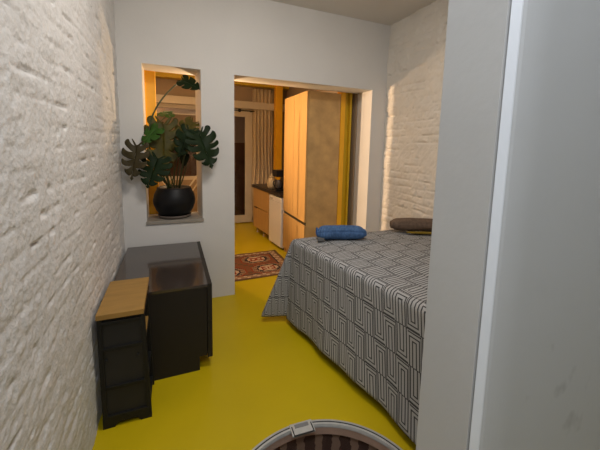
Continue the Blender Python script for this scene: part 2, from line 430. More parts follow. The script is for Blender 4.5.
# kitchen shell
YK = 6.02
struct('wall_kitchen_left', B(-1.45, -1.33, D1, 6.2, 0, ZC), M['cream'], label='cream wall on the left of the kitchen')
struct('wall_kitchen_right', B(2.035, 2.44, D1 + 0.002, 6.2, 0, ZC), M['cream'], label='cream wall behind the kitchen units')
bm = bmesh.new()
WX0, WX1, WZ0, WZ1, DX0, DX1, DZ1 = -0.75, 0.72, 0.85, 2.13, 0.80, 1.45, 2.12
box(bm, -1.33, WX0, YK, YK + .16, 0, ZC); box(bm, WX0, WX1, YK, YK + .16, 0, WZ0); box(bm, WX0, WX1, YK, YK + .16, WZ1, ZC)
box(bm, WX1, DX0, YK, YK + .16, 0, ZC); box(bm, DX0, DX1, YK, YK + .16, DZ1, ZC); box(bm, DX1, 2.035, YK, YK + .16, 0, ZC)
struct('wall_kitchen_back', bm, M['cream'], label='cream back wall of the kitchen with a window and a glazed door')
struct('trim_3', B(-1.33, 2.03, YK - 0.13, YK - 0.02, 2.13, 2.255, bev=0.004), M['whitewood'], label='cream horizontal beam across the kitchen back wall')
struct('trim_4', B(-1.33, 2.03, YK - 0.16, YK - 0.0, 2.53, 2.70, bev=0.004), M['olive'], label='yellow beam high on the kitchen back wall, coloured as in shade')
struct('trim_5', B(1.75, 1.875, YK - 0.26, YK - 0.135, 0.0, 2.84, bev=0.004), M['yellow'], label='yellow post in the far kitchen corner beside the curtain')
struct('trim_6', B(-0.275, -0.128, D1 + 0.02, D1 + 0.12, 0.0, ZC, bev=0.004), M['yellow'], label='yellow post seen at the left of the niche')
bm = bmesh.new()
box(bm, 1.845, 1.905, D1 + 0.03, D1 + 0.13, 0, ZC, 0.003)
struct('trim_7', bm, M['yellow'], label='bright yellow post beside the tall wardrobe')
bm = bmesh.new()
box(bm, 1.905, 1.970, D1 + 0.07, D1 + 0.10, 0, ZC); box(bm, 1.970, 1.995, D1 + 0.03, D1 + 0.13, 0, ZC, 0.003)
struct('trim_8', bm, M['olive'], label='yellow channel post next to the doorway jamb, coloured as in shade')
# kitchen door
bm = bmesh.new()
box(bm, DX0, DX0 + .06, YK - .02, YK + .10, 0.0, DZ1); box(bm, DX1 - .05, DX1, YK - .02, YK + .10, 0.0, DZ1); box(bm, DX0, DX1, YK - .02, YK + .10, DZ1 - .06, DZ1)
box(bm, 0.86, 0.93, YK, YK + .05, 0.02, 2.06); box(bm, 1.245, 1.40, YK, YK + .05, 0.02, 2.06); box(bm, 0.93, 1.245, YK, YK + .05, 0.02, 0.16); box(bm, 0.93, 1.245, YK, YK + .05, 1.99, 2.06)
dr = struct('door_1', bm, M['whitewood'], label='white framed door with a tall dark glass pane')
obj('glass_pane', B(0.93, 1.245, YK + .02, YK + .026, 0.16, 1.99), M['winglass'], dr)
obj('door_handle', B(0.875, 0.895, YK - .05, YK, 0.98, 1.12, bev=.004), M['steel'], dr)
# window
bm = bmesh.new()
for a in ((WX0, WX0 + .06, WZ0, WZ1), (WX1 - .06, WX1, WZ0, WZ1), (WX0, WX1, WZ0, WZ0 + .06), (WX0, WX1, WZ1 - .06, WZ1)):
    box(bm, a[0], a[1], YK + .0, YK + .09, a[2], a[3])
box(bm, WX0 + .06, WX1 - .06, YK + .01, YK + .08, 1.955, 1.985)
wn = struct('window_1', bm, M['whitewood'], label='cream framed window at the back of the kitchen')
obj('window_pane', B(WX0 + .06, WX1 - .06, YK + .04, YK + .046, WZ0 + .06, WZ1 - .06), M['winglass'], wn)
obj('roller_blind', B(WX0 + .06, WX1 - .06, YK - .012, YK + .03, 1.70, 1.965, bev=.004), M['blinddark'], wn)
# courtyard beyond the window
struct('wall_courtyard', B(-3.2, 2.6, 7.3, 7.4, 0, 1.52), M['terracotta'], label='terracotta coloured courtyard wall seen through the window')
struct('wall_courtyard_upper', B(-3.2, 2.6, 7.34, 7.4, 1.52, 3.2), M['peach'], label='pale upper part of the courtyard wall')
struct('ground', B(-3.2, 2.6, 6.26, 7.4, -0.06, 0.0), M['terracotta'], label='courtyard paving')

# ---------------------------------------------------------------- low dark cabinet against the brick wall
cab = thing('sideboard', 'low dark brown cabinet with glossy top against the brick wall', 'cabinet', (-0.1, 2.6, 0))
def cb(n, *a, m='dark', bev=0.0, p=cab):
    x0, x1, y0, y1, z0, z1 = a
    return obj(n, B(x0 + .1, x1 + .1, y0 - 2.6, y1 - 2.6, z0, z1, bev=bev), M[m], p)
CX0, CX1, CY0, CY1 = -0.368, 0.185, 2.10, 3.085
bm = bmesh.new()
for (y0, y1) in ((CY0, CY0 + .02), (CY1 - .02, CY1)):   # end panels with the toe notch
    prism_y(bm, [(CX0 + .1, 0), (0.136 + .1, 0), (0.136 + .1, 0.095), (CX1 + .1, 0.095), (CX1 + .1, 0.572), (CX0 + .1, 0.572)], y0 - 2.6, y1 - 2.6)
box(bm, CX0 + .1, CX1 + .1, CY0 + .02 - 2.6, CY1 - .02 - 2.6, 0.095, 0.115)
box(bm, CX0 + .1, CX0 + .115, CY0 + .02 - 2.6, CY1 - .02 - 2.6, 0.115, 0.572)
obj('body', bm, M['dark'], cab)
cb('toe_kick', 0.121, 0.136, CY0 + .02, CY1 - .02, 0.0, 0.095)
cb('top', CX0, 0.192, CY0 - .002, CY1, 0.572, 0.590, m='darktop', bev=.0015)
ym = (CY0 + CY1) / 2
for (y0, y1) in ((CY0 + .001, ym - .002), (ym + .002, CY1)):
    cb('drawer', CX1 + .004, CX1 + .034, y0, y1, 0.335, 0.590, bev=.0015)
    cb('door', CX1 + .004, CX1 + .034, y0, y1, 0.078, 0.331, bev=.0015)

# ---------------------------------------------------------------- narrow black storage trolley with an oak board
TX0, TX1, TY0, TY1, TZ = -0.368, -0.152, 1.81, 2.085, 0.605
tr = thing('storage_trolley', 'narrow black shelf unit with an oak board top before the dark cabinet', 'shelf unit', (-0.26, 1.95, 0))
def tb(n, bmf, m, p=tr):
    for v in bmf.verts: v.co -= Vector((-0.26 - max(0, TZ - v.co.z) * .028 * (v.co.x + .45) / .3, 1.95, 0))
    return obj(n, bmf, M[m], p)
for x in (TX0, TX1 - .022):
    for y in (TY0, TY1 - .022): tb('post', B(x, x + .022, y, y + .022, 0.03, TZ, bev=.003), 'black')
for z in (0.052, 0.217, 0.432, 0.575):
    tb('shelf', B(TX0 + .006, TX1 - .004, TY0 + .012, TY1 - .006, z, z + .014), 'black')
for z in (0.050, 0.215, 0.430, 0.572):
    tb('rail', B(TX0 + .02, TX1 - .02, TY0 - .003, TY0 + .012, z, z + .018, bev=.002), 'black')
tb('back_panel', B(TX0 + .01, TX1 - .01, TY0 + .009, TY0 + .015, 0.06, TZ - .01), 'blackpanel')
for x in (-0.336, -0.196):
    t = lathe([(0.006, 0), (0.006, .007), (.003, .010)], 12)
    bmesh.ops.rotate(t, verts=t.verts, matrix=Matrix.Rotation(PI / 2, 3, 'X')); bmesh.ops.translate(t, verts=t.verts, vec=(x, TY0 + .009, 0.378))
    tb('screw', t, 'black')
pts = [(TX0, 0.062), (TX0, 0.0), (TX0 + .05, 0.0), (TX0 + .065, 0.024), (TX1 - .065, 0.024), (TX1 - .05, 0.0), (TX1, 0.0), (TX1, 0.062)]
for y in (TY0 - .002, TY1 - .020): tb('foot_frame', prism_y(bmesh.new(), pts, y, y + .022), 'black')
tb('inner_board', B(TX0 + .03, TX1 - .006, TY0 + .03, TY1 - .01, 0.447, 0.459), 'oak')
tb('top_board', B(TX0 - .001, TX1 - .003, TY0 - .006, 2.245, TZ, TZ + .027, bev=.003), 'oak')

# ---------------------------------------------------------------- round floor hatch with a glass lid
ht = thing('floor_hatch', 'round floor hatch with a silver rim and brown boards below the glass', 'hatch', (HC[0], HC[1], 0))
obj('rim', lathe([(HR, 0.0), (HR - .002, .005), (HR - .014, .007), (HR - .0155, .003), (HR - .0205, .003), (HR - .022, .007), (HR - .033, .007), (HR - .036, -.012), (HR, -.012), (HR, 0)], 128, cap=False), M['steel'], ht, smooth=False)
obj('gasket', lathe([(HR - .0145, .0025), (HR - .0145, .0065), (HR - .0215, .0065), (HR - .0215, .0025)], 128, cap=False), M['rubber'], ht)
obj('glass_lid', lathe([(0.0005, -.006), (HR - .034, -.006)], 96, cap=False), M['glass'], ht)
obj('collar', lathe([(HR - .034, -.012), (HR - .034, -.055), (HR - .008, -.055), (HR - .008, -.012), (HR - .034, -.012)], 96, cap=False), M['pink'], ht)
bm = lathe([(HR - .012, -.055), (HR - .012, -1.3)], 96, cap=False); uvl = bm.loops.layers.uv.new('UVMap')
for f in bm.faces:
    aa = [math.atan2(l.vert.co.y, l.vert.co.x) / (2 * PI) % 1 for l in f.loops]
    for l, a in zip(f.loops, aa):
        if max(aa) - min(aa) > 0.5 and a < 0.5: a += 1
        l[uvl].uv = (a, l.vert.co.z)
obj('shaft_lining', bm, M['planks'], ht)
obj('shaft_bottom', lathe([(0.0005, -1.3), (HR - .015, -1.3)], 48, cap=False), M['soil'], ht)
# latch plate let into the far rim
la = math.radians(90.0); ang = math.atan2(1.425 - HC[1], 0.588 - HC[0])
lt = bmesh.new(); box(lt, -.056, .056, -.070, -.004, .002, .012, bev=.004)
latch = obj('latch_plate', lt, M['steel'], ht); latch.scale = (1.12, 1.12, 1); latch.location = (0.012 + (HR - .002) * math.cos(ang) * 1.0, (HR - .002) * math.sin(ang), 0); latch.rotation_euler = (0, 0, ang - PI / 2)
g = bmesh.new()
box(g, -.050, -.045, -.074, -.020, .010, .0135); box(g, .045, .050, -.074, -.020, .010, .0135); box(g, -.050, .050, -.074, -.068, .010, .0135)
obj('gasket', g, M['rubber'], latch)
obj('grip', B(-.034, .034, -.034, -.014, .010, .0145, bev=.002), mat('grey_plastic', (0.2, 0.2, 0.2), .5), latch)

# ---------------------------------------------------------------- bed and bedspread
ZB = 0.73
YF, YN = 2.46, 0.58                     # foot edge and the end beside the partition
def x_left(y): return 0.875 + (2.46 - y) * 0.168
bed = thing('bed', 'brown wooden bed hidden under the patterned grey bedspread', 'bed', (1.55, 1.5, 0))
def bb(n, pts, z0, z1, m):
    return obj(n, prism(bmesh.new(), [(x - 1.55, y - 1.5) for x, y in pts], z0, z1), M[m], bed)
ins = 0.035
bb('mattress', [(x_left(YN) + ins, YN), (2.18, YN), (2.18, YF - ins), (x_left(YF - ins) + ins, YF - ins)], 0.42, ZB - .012, 'mattress')
bb('frame', [(x_left(YN) + .07, YN + .01), (2.17, YN + .01), (2.17, YF - .07), (x_left(YF) + .07, YF - .07)], 0.22, 0.42, 'bedwood')
for (x, y) in ((x_left(2.33) + .12, 2.33), (x_left(.66) + .12, .66), (2.10, 2.33), (2.10, .66)):
    bb('leg', [(x - .035, y - .035), (x + .035, y - .035), (x + .035, y + .035), (x - .035, y + .035)], 0.0, 0.22, 'bedwood')

def prof(a, drop, R=0.030):
    """arc length a past the edge line -> (outward, down) with a rounded edge and slight flare"""
    q = R * PI / 2
    if a <= 0: return 0.0, 0.0
    if a < q:
        t = a / R; return R * math.sin(t) - 0.0, R * (1 - math.cos(t))
    d = a - q
    return R + 0.045 * (d / drop) ** 1.3, R + d
def spread_mesh():
    bm = bmesh.new(); uvl = bm.loops.layers.uv.new('UVMap')
    DL, DF = 0.685, 0.69                # overhang on the long side and at the foot
    ss = [-DL + DL * i / 34 for i in range(34)] + [1.30 * i / 36 for i in range(37)]
    L = YF - YN
    ts = [L * i / 60 for i in range(61)] + [L + DF * (i + 1) / 34 for i in range(34)]
    V = {}
    for i, s in enumerate(ss):
        for j, t in enumerate(ts):
            a = max(0.0, -s); b = max(0.0, t - L); y0 = YN + min(t, L); xl = x_left(y0) + 0.045
            if s > 0: x = xl + (2.20 - xl) * s / 1.30
            else: x = xl
            oa, da = prof(a, DL); ob, db = prof(b, DF)
            wav = 0.010 * math.sin(y0 * 7.3 + 1.0) * (a / DL) ** 1.5 + 0.006 * math.sin(y0 * 17 + .3) * (a / DL) ** 2
            oa += wav
            y = y0 - 0.045 + ob * (1 if b > 0 else 0) if t > L else y0 - 0.045 * (y0 - YN) / L
            wf = 0.012 * math.sin(x * 8) * (b / DF) ** 1.5
            x -= oa; y += wf if b > 0 else 0
            dn = max(da, db)
            if a > 0 and b > 0:
                m_ = min(a, b); big = max(a, b)
                x, y = x_left(YF) + .045 - prof(big, DL)[0] * .72, YF - .045 + prof(big, DF)[0] * .45
                k = m_ * 0.30 if m_ < .1 else .03 + (m_ - .1) * 0.33
                x -= k * 0.93; y += k * (0.34 if b > a else 0.26)
                dn = big * 0.985 + 0.0
                dn = prof(dn, DL)[1]
            z = ZB - dn
            if a == 0 and b == 0: z += 0.006 * math.sin(x * 5.1 + y * 3.3) * min(1, s * 6) + .003 * math.sin(y * 21 + x * 9) * min(1, s * 5)
            if a > 0: z += 0.012 * math.sin(y0 * 4.2 + 0.6) * (a / DL)
            z = max(z, 0.012)
            V[i, j] = bm.verts.new((x - 1.55, y - 1.5, z))
    for i in range(len(ss) - 1):
        for j in range(len(ts) - 1):
            f = bm.faces.new((V[i, j], V[i + 1, j], V[i + 1, j + 1], V[i, j + 1]))
            for l, (p, q) in zip(f.loops, ((i, j), (i + 1, j), (i + 1, j + 1), (i, j + 1))): l[uvl].uv = (ts[q] + .3, ss[p] + 12 * 0.176 - 0.012)
    return bm
sp = obj('bedspread', spread_mesh(), M['spread'], smooth=True, loc=(1.55, 1.5, 0))
tag(sp, 'grey bedspread with a maze pattern hanging over the side of the bed', 'bedspread')
sm = sp.modifiers.new('thick', 'SOLIDIFY'); sm.thickness = 0.006; sm.offset = 1

# ---------------------------------------------------------------- rolls on the bed
def roll_mesh(L, w, h, seed, groove=0.0, n=48, m=36, e=2.4, bend=0.0):
    bm = bmesh.new(); rings = []
    for i in range(m + 1):
        t = i / m; x = (t - .5) * L
        k = min(1.0, (1 - abs(2 * t - 1) ** 7)) ** 0.5 if 0 < t < 1 else 0.02
        k = max(k, 0.55 if 0 < i < m else 0.5)
        ring = []
        for q in range(n):
            a = 2 * PI * q / n; c, s = math.cos(a), math.sin(a)
            y = w / 2 * abs(c) ** (2 / e) * (1 if c > 0 else -1) * k
            z = h / 2 * abs(s) ** (2 / e) * (1 if s > 0 else -1) * k
            if groove:
                for ga in (0.9, 1.9, 2.75, 5.2):
                    d = abs((a - ga + PI) % (2 * PI) - PI)
                    f = 1 - groove * math.exp(-(d / .09) ** 2); y *= f; z *= f
            f = 1 + .025 * math.sin(3 * a + x * 22 + seed) + .02 * math.sin(x * 37 + seed)
            ring.append(bm.verts.new((x, y * f + bend * (t - .5) ** 2, z * f + h / 2)))
        rings.append(ring)
    for a, b in zip(rings[:-1], rings[1:]):
        for q in range(n): bm.faces.new((a[q], a[(q + 1) % n], b[(q + 1) % n], b[q]))
    bm.faces.new(rings[0][::-1]); bm.faces.new(rings[-1])
    return bm
def spiral(bm, x, w, h, zc, turns=2.6, r=0.006):
    pts = []
    for i in range(70):
        t = i / 69; a = t * turns * 2 * PI
        pts.append((x, w / 2 * (0.12 + .72 * t) * math.cos(a), zc + h / 2 * (0.12 + .72 * t) * math.sin(a)))
    return tube(bm, pts, r, n=6)
bl = thing('rolled_towel', 'plump rolled blue ribbed towel lying on the bedspread', 'towel', (1.262, 2.285, ZB + .017), math.radians(-17))
obj('roll', roll_mesh(0.40, 0.17, 0.105, 1, groove=.17, bend=-.12), M['blue'], bl, smooth=True)
obj('rolled_end', spiral(bmesh.new(), -0.197, .145, .088, .052), M['bluecap'], bl, smooth=True)
obj('strap', B(-.205, -.15, -.105, -.055, .004, .030, bev=.006), M['greytag'], bl)
br = thing('rolled_blanket', 'rolled brown felt blanket at the far side of the bed', 'blanket', (2.045, 2.275, ZB + .017), math.radians(-24))
obj('roll', roll_mesh(0.47, 0.14, 0.118, 4, e=2.1, groove=.05), M['brown'], br, smooth=True)
obj('rolled_end', spiral(bmesh.new(), -0.232, .11, .088, .052, r=.005), M['brown'], br, smooth=True)
mc = obj('folded_cloth', roll_mesh(0.34, 0.045, 0.017, 2, e=3.5), M['mustard'], smooth=True, loc=(2.06, 2.165, ZB + .017)); mc.rotation_euler = (0, 0, math.radians(-24))
tag(mc, 'thin folded mustard cloth tucked against the brown blanket roll', 'cloth')

# ---------------------------------------------------------------- potted monstera in the niche
PC = (0.012, 3.262)
pl = thing('potted_monstera', 'monstera with split leaves in a round black pot in the niche', 'plant', (PC[0], PC[1], 0.80))
obj('saucer', lathe([(0.0005, 0.0), (.128, 0.0), (.142, .012), (.146, .030), (.140, .030), (.134, .014), (.0005, .012)], 48, cap=False), M['saucer'], pl, smooth=True)
obj('pot', lathe([(0.0005, .013), (.105, .013), (.128, .03), (.160, .075), (.180, .130), (.183, .165), (.174, .215), (.150, .268), (.145, .283), (.137, .283), (.135, .262), (.0005, .258)], 64, cap=False), M['potblack'], pl, smooth=True)
obj('soil', lathe([(0.0005, .268), (.08, .270), (.136, .262)], 40, cap=False), M['soil'], pl)
def leaf_mesh(L, W, lobes=6, gap=0.2, w0=0.42, droop=0.25, fold=0.18):
    """monstera blade: midrib along +Y from the stalk, blade faces +Z; slits between the side veins run in from the rim"""
    bm = bmesh.new(); rnd = random.Random(int(L * 1e5))
    def rim(t):             # heart-shaped right-hand outline, t 0 at the back of the base lobe .. 1 at the tip
        K = [(0.00, 0.02), (0.20, -0.16), (0.38, -0.13), (0.49, 0.04), (0.515, 0.24), (0.485, 0.44), (0.40, 0.64), (0.26, 0.83), (0.10, 0.96), (0.0, 1.03)]
        f = t * (len(K) - 1); i = min(int(f), len(K) - 2); u = f - i
        g = lambda k: K[max(0, min(len(K) - 1, k))]
        p0, p1, p2, p3 = g(i - 1), g(i), g(i + 1), g(i + 2)
        return tuple(0.5 * (2 * p1[c] + (p2[c] - p0[c]) * u + (2 * p0[c] - 5 * p1[c] + 4 * p2[c] - p3[c]) * u * u + (3 * p1[c] - p0[c] - 3 * p2[c] + p3[c]) * u ** 3) for c in (0, 1))
    NT, NW = 6, 10
    for s in (-1, 1):
        cuts = [0.0] + [0.16 + 0.72 * k / (lobes - 1) + rnd.uniform(-.02, .02) for k in range(lobes)] + [1.0]
        for k in range(len(cuts) - 1):
            t0, t1 = cuts[k], cuts[k + 1]; tc = (t0 + t1) / 2; V = {}
            ws = w0 + rnd.uniform(-.10, .12)
            for i in range(NT + 1):
                ti = t0 + (t1 - t0) * i / NT
                for j in range(NW + 1):
                    w = j / NW; g = 0.0
                    if w > ws:
                        u = (w - ws) / (1 - ws); g = gap * min(1, u * 2.2)
                    q = 2 * i / NT - 1
                    side = 1.0
                    if (k == 0 and q < 0) or (k == len(cuts) - 2 and q > 0): side = 0.0
                    t = tc + (ti - tc) * (1 - g * side)
                    rx, ry = rim(t)
                    my = max(0.0, min(1.0, (t - .12) / .88)) * 0.97          # where this vein leaves the midrib
                    my = my * 0.80 + (0.2 * my * my)
                    tip = 1 - 0.10 * side * abs(q) ** 3 * max(0, (w - .6) / .4)
                    x = s * rx * W * w * tip
                    y = (my + (ry - my) * w * tip + 0.05 * math.sin(PI * w)) * L
                    z = -droop * L * max(0, y / L) ** 2 * .8 + fold * abs(x) - droop * 2.2 * x * x / max(W, .01) + .010 * L * math.sin(14 * t + 5 * w + s)
                    V[i, j] = bm.verts.new((x, y, z))
            for i in range(NT):
                for j in range(NW): bm.faces.new((V[i, j], V[i + 1, j], V[i + 1, j + 1], V[i, j + 1]))
    bmesh.ops.remove_doubles(bm, verts=bm.verts, dist=0.0006)
    return bm
def leaf(base, tip, nrm, W, m, origin, ctrl, lobes=6, gap=.5, droop=.2, fold=.15, w0=.35, stalk=.0065):
    base, tip = Vector(base), Vector(tip); L = (tip - base).length
    yv = (tip - base).normalized(); n = Vector(nrm); n = (n - n.dot(yv) * yv).normalized(); xv = yv.cross(n)
    o = obj('leaf', leaf_mesh(L, W, lobes, gap, w0, droop, fold), M[m], pl, smooth=True)
    P = Vector((PC[0], PC[1], 0.80)); b = base - P
    o.matrix_local = Matrix(((xv.x, yv.x, n.x, b.x), (xv.y, yv.y, n.y, b.y), (xv.z, yv.z, n.z, b.z), (0, 0, 0, 1)))
    sdf = o.modifiers.new('thick', 'SOLIDIFY'); sdf.thickness = 0.0016
    st = tube(bmesh.new(), bez(Vector(origin), Vector(ctrl) - P, b), stalk, stalk * .6)
    obj('leaf_stalk', st, M['stem'], pl, smooth=True)
O = lambda a, r=.05: (r * math.cos(a), r * math.sin(a), .262)
# big right leaf
leaf((0.218, 2.980, 1.583), (0.319, 2.940, 1.291), (.25, -1, .25), .285, 'leaf_dark', O(0), (0.066, 3.120, 1.430), lobes=6, gap=.24, droop=.05, fold=.05)
# lower left dark leaf
leaf((-0.109, 3.020, 1.362), (-0.195, 2.960, 1.126), (-.2, -1, .3), .26, 'leaf_dark', O(2.5), (-0.059, 3.100, 1.272), lobes=6, gap=.20, droop=.05, fold=.05)
# far left brown leaf
leaf((-0.258, 2.980, 1.468), (-0.306, 2.940, 1.196), (-.1, -1, .1), .20, 'leaf_brown', O(2.9), (-0.133, 3.100, 1.427), lobes=5, gap=.34, droop=.1, fold=.1, w0=.25)
# olive leaf in the middle
leaf((-0.066, 3.160, 1.654), (-0.068, 3.100, 1.228), (.1, -1, .25), .30, 'leaf_olive', O(1.6), (0.037, 3.280, 1.519), lobes=6, gap=.20, droop=.05, fold=.08)
# yellow-green leaf between olive and right leaf
leaf((0.187, 3.250, 1.689), (0.020, 3.150, 1.535), (0, -.75, .8), .19, 'leaf_olive', O(.8), (0.104, 3.260, 1.428), lobes=5, gap=.20, droop=.1, fold=.1)
leaf((0.149, 3.050, 1.607), (0.047, 3.020, 1.381), (-.3, -1, .2), .20, 'leaf_dark', O(.5), (0.092, 3.200, 1.338), lobes=5, gap=.24, droop=.1, fold=.1)
# dark pointed one hanging in the middle
leaf((0.105, 3.240, 1.511), (0.099, 3.220, 1.263), (.5, -1, .0), .11, 'leaf_dark', O(1.2), (0.070, 3.300, 1.426), lobes=3, gap=.15, droop=.05, fold=.3)
# bright one on the left jamb
leaf((-0.104, 3.100, 1.615), (-0.234, 3.060, 1.484), (-.2, -.8, .7), .15, 'leaf_bright', O(2.2), (-0.097, 3.200, 1.425), lobes=4, gap=.2, droop=.15, fold=.15)
# small bright leaf half way up the tall stem, seen edge-on
leaf((0.009, 3.240, 1.759), (-0.113, 3.220, 1.750), (0, -.45, 1), .16, 'leaf_bright', O(2.0), (-0.364, 3.000, 1.504), lobes=4, gap=.2, droop=.2, fold=.1)
# top leaf against the lintel
leaf((0.099, 3.220, 2.054), (0.246, 3.160, 1.989), (.1, -.9, .5), .16, 'leaf_dark', O(2.4), (-0.391, 2.980, 1.613), lobes=4, gap=.12, droop=.1, fold=.1, stalk=.0095)
leaf((-0.127, 3.300, 1.622), (-0.068, 3.280, 1.677), (0, -1, .6), .12, 'leaf_olive', O(1.9), (-0.182, 3.300, 1.422), lobes=3, gap=.3, droop=.1, fold=.1)
# bare aerial roots
for a, c, e in ((0.6, (0.154, 3.260, 1.288), (0.132, 3.240, 1.567)), (1.5, (-0.061, 3.260, 1.288), (0.001, 3.240, 1.426)), (2.4, (0.049, 3.260, 1.288), (0.054, 3.240, 1.519)), (3.3, (-0.104, 3.260, 1.242), (-0.042, 3.240, 1.353))):
    P = Vector((PC[0], PC[1], 0.80))
    obj('stem', tube(bmesh.new(), bez(O(a), Vector(c) - P, Vector(e) - P), .006, .0035), M['stem'], pl, smooth=True)

# ---------------------------------------------------------------- kitchen furniture
WY0, WY1, WX, WZ = 3.432, 4.22, 1.405, 2.11
wd = thing('wardrobe', 'tall light plywood wardrobe with two doors in the kitchen doorway', 'wardrobe', (1.61, 3.83, 0))
def wb(n, m, *a, bev=0.0):
    x0, x1, y0, y1, z0, z1 = a
    return obj(n, B(x0 - 1.61, x1 - 1.61, y0 - 3.83, y1 - 3.83, z0, z1, bev=bev), M[m], wd)
bm = bmesh.new()
for a in ((WX + .022, 1.83, WY0, WY0 + .02, 0, WZ), (WX + .022, 1.83, WY1 - .02, WY1, 0, WZ), (WX + .03, 1.83, WY0 + .02, WY1 - .02, WZ - .02, WZ), (WX + .03, 1.83, WY0 + .02, WY1 - .02, .08, .10), (1.815, 1.83, WY0 + .02, WY1 - .02, .1, WZ - .02)):
    box(bm, a[0] - 1.61, a[1] - 1.61, a[2] - 3.83, a[3] - 3.83, a[4], a[5])
obj('body', bm, M['side'], wd)
ymid = (WY0 + WY1) / 2 + .02
wb('door', 'wood', WX, WX + .02, WY0, ymid - .004, .600, WZ, bev=.001); wb('door', 'wood', WX, WX + .02, ymid + .004, WY1, .600, WZ, bev=.001)
wb('shadow_strip', 'blackplastic', WX + .015, WX + .04, WY0 + .005, WY1 - .005, .555, .600)  # black strip set in as the shadow line between doors and drawer
wb('drawer', 'wood', WX, WX + .02, WY0, WY1, .09, .560, bev=.001)
wb('plinth', 'side', WX + .04, WX + .055, WY0 + .02, WY1 - .02, 0, .08)

KA = math.radians(6.5); K0 = (1.385, 4.25)       # kitchen run turned slightly; local y runs along the fronts
fr = thing('mini_fridge', 'small white fridge under the black worktop', 'fridge', (K0[0], K0[1], 0), KA)
obj('body', B(.03, .50, .01, .44, .03, .755, bev=.006), M['fridge'], fr)
obj('door', B(0.0, .028, .008, .442, .045, .68, bev=.008), M['fridge'], fr)
obj('control_panel', B(0.002, .03, .008, .442, .686, .755, bev=.006), M['fridge'], fr)
obj('badge', B(-.002, .004, .30, .40, .70, .725, bev=.001), M['steel'], fr)
for y in (.04, .41):
    for x in (.06, .46): obj('foot', lathe([(.016, 0), (.016, .032)], 16, cx=x, cy=y), M['blackplastic'], fr)
du = thing('drawer_unit', 'light plywood drawer unit on short feet beside the white fridge', 'cabinet', (K0[0], K0[1], 0), KA)
obj('body', B(.02, .50, .47, 1.14, .11, .775), M['wood'], du)
obj('drawer', B(0, .019, .472, 1.138, .46, .772, bev=.001), M['wood'], du); obj('drawer', B(0, .019, .472, 1.138, .113, .452, bev=.001), M['wood'], du)
obj('handle', B(-.012, .0, .96, 1.06, .447, .462, bev=.003), M['blackplastic'], du)
for y in (.52, .80, 1.09):
    for x in (.06, .44): obj('foot', lathe([(.02, 0), (.014, .02), (.014, .11)], 16, cx=x, cy=y), M['whitewood'], du)
wt = obj('worktop', B(-.015, .52, -.005, 1.20, .776, .822, bev=.004), M['worktop'], loc=(K0[0], K0[1], 0)); wt.rotation_euler = (0, 0, KA)
tag(wt, 'black worktop over the fridge and the plywood drawers', 'worktop')
ck, sk = math.cos(KA), math.sin(KA)
def kp(x, y, z): return (K0[0] + ck * x - sk * y, K0[1] + sk * x + ck * y, z)
cm = thing('coffee_maker', 'black coffee maker on the worktop beside the wardrobe', 'coffee maker', kp(.13, .30, .823), KA)
obj('base', B(-.11, .09, -.08, .08, 0, .03, bev=.006), M['blackplastic'], cm)
obj('column', B(.02, .09, -.08, .08, .03, .30, bev=.008), M['blackplastic'], cm)
obj('head', B(-.11, .09, -.08, .08, .21, .31, bev=.012), M['blackplastic'], cm)
cf = obj('carafe', lathe([(.035, .032), (.055, .05), (.060, .10), (.045, .155), (.040, .165)], 24, cx=-.045), M['silver'], cm, smooth=True)
obj('handle', tube(bmesh.new(), bez((-.09, 0, .15), (-.16, 0, .14), (-.10, 0, .06)), .008), M['blackplastic'], cf, smooth=True)
jr = thing('lidded_jar', 'tan ceramic jar on the worktop left of the coffee maker', 'jar', kp(.10, .58, .823), KA)
obj('body', lathe([(.05, 0), (.07, .03), (.075, .09), (.06, .15), (.045, .17)], 28), M['tan'], jr, smooth=True)
obj('lid', lathe([(.048, .171), (.05, .185), (.02, .20), (.018, .225), (.008, .232)], 28), M['tan'], jr, smooth=True)
bt = tag(obj('bottle', lathe([(.035, 0), (.036, .16), (.014, .21), (.013, .26), (.016, .262), (.016, .275)], 24), M['blackplastic'], smooth=True, loc=kp(.30, .47, .823)), 'dark slim bottle behind the tan jar', 'bottle')

# curtain and rod
def curtain_mesh():
    bm = bmesh.new(); V = {}; NU, NZ = 110, 30
    for i in range(NU + 1):
        for j in range(NZ + 1):
            u = i / NU; z = 0.06 + 2.44 * j / NZ; k = j / NZ
            x = 1.36 + .385 * u + .012 * math.sin(6 * z + 3 * u) * (1 - k)
            ph = u * 2 * PI * 5.5 + .6 * math.sin(z * 2.2 + u * 5)
            y = YK - 0.075 + (.028 + .012 * (1 - k)) * math.sin(ph)
            V[i, j] = bm.verts.new((x, y + .02, z))
    for i in range(NU):
        for j in range(NZ): bm.faces.new((V[i, j], V[i + 1, j], V[i + 1, j + 1], V[i, j + 1]))
    return bm
cu = obj('curtain', curtain_mesh(), M['curtain'], smooth=True); tag(cu, 'long beige curtain gathered beside the glazed kitchen door', 'curtain')
cs = cu.modifiers.new('thick', 'SOLIDIFY'); cs.thickness = .003
rod = thing('curtain_rod', 'thin black rod with a ring above the kitchen door', 'curtain rod', (1.2, YK - .16, 2.085))
t = bmesh.new(); tube(t, [(-.25, 0, 0), (.18, 0, 0)], .009); obj('rod', t, M['black'], rod, smooth=True)
t = lathe([(.022, -.01), (.03, 0), (.022, .01)], 20); bmesh.ops.rotate(t, verts=t.verts, matrix=Matrix.Rotation(PI / 2, 3, 'X')); bmesh.ops.translate(t, verts=t.verts, vec=(-.09, -.012, 0)); obj('ring', t, M['black'], rod)
t = bmesh.new(); box(t, .13, .145, 0, .14, -.008, .008); obj('bracket', t, M['black'], rod)

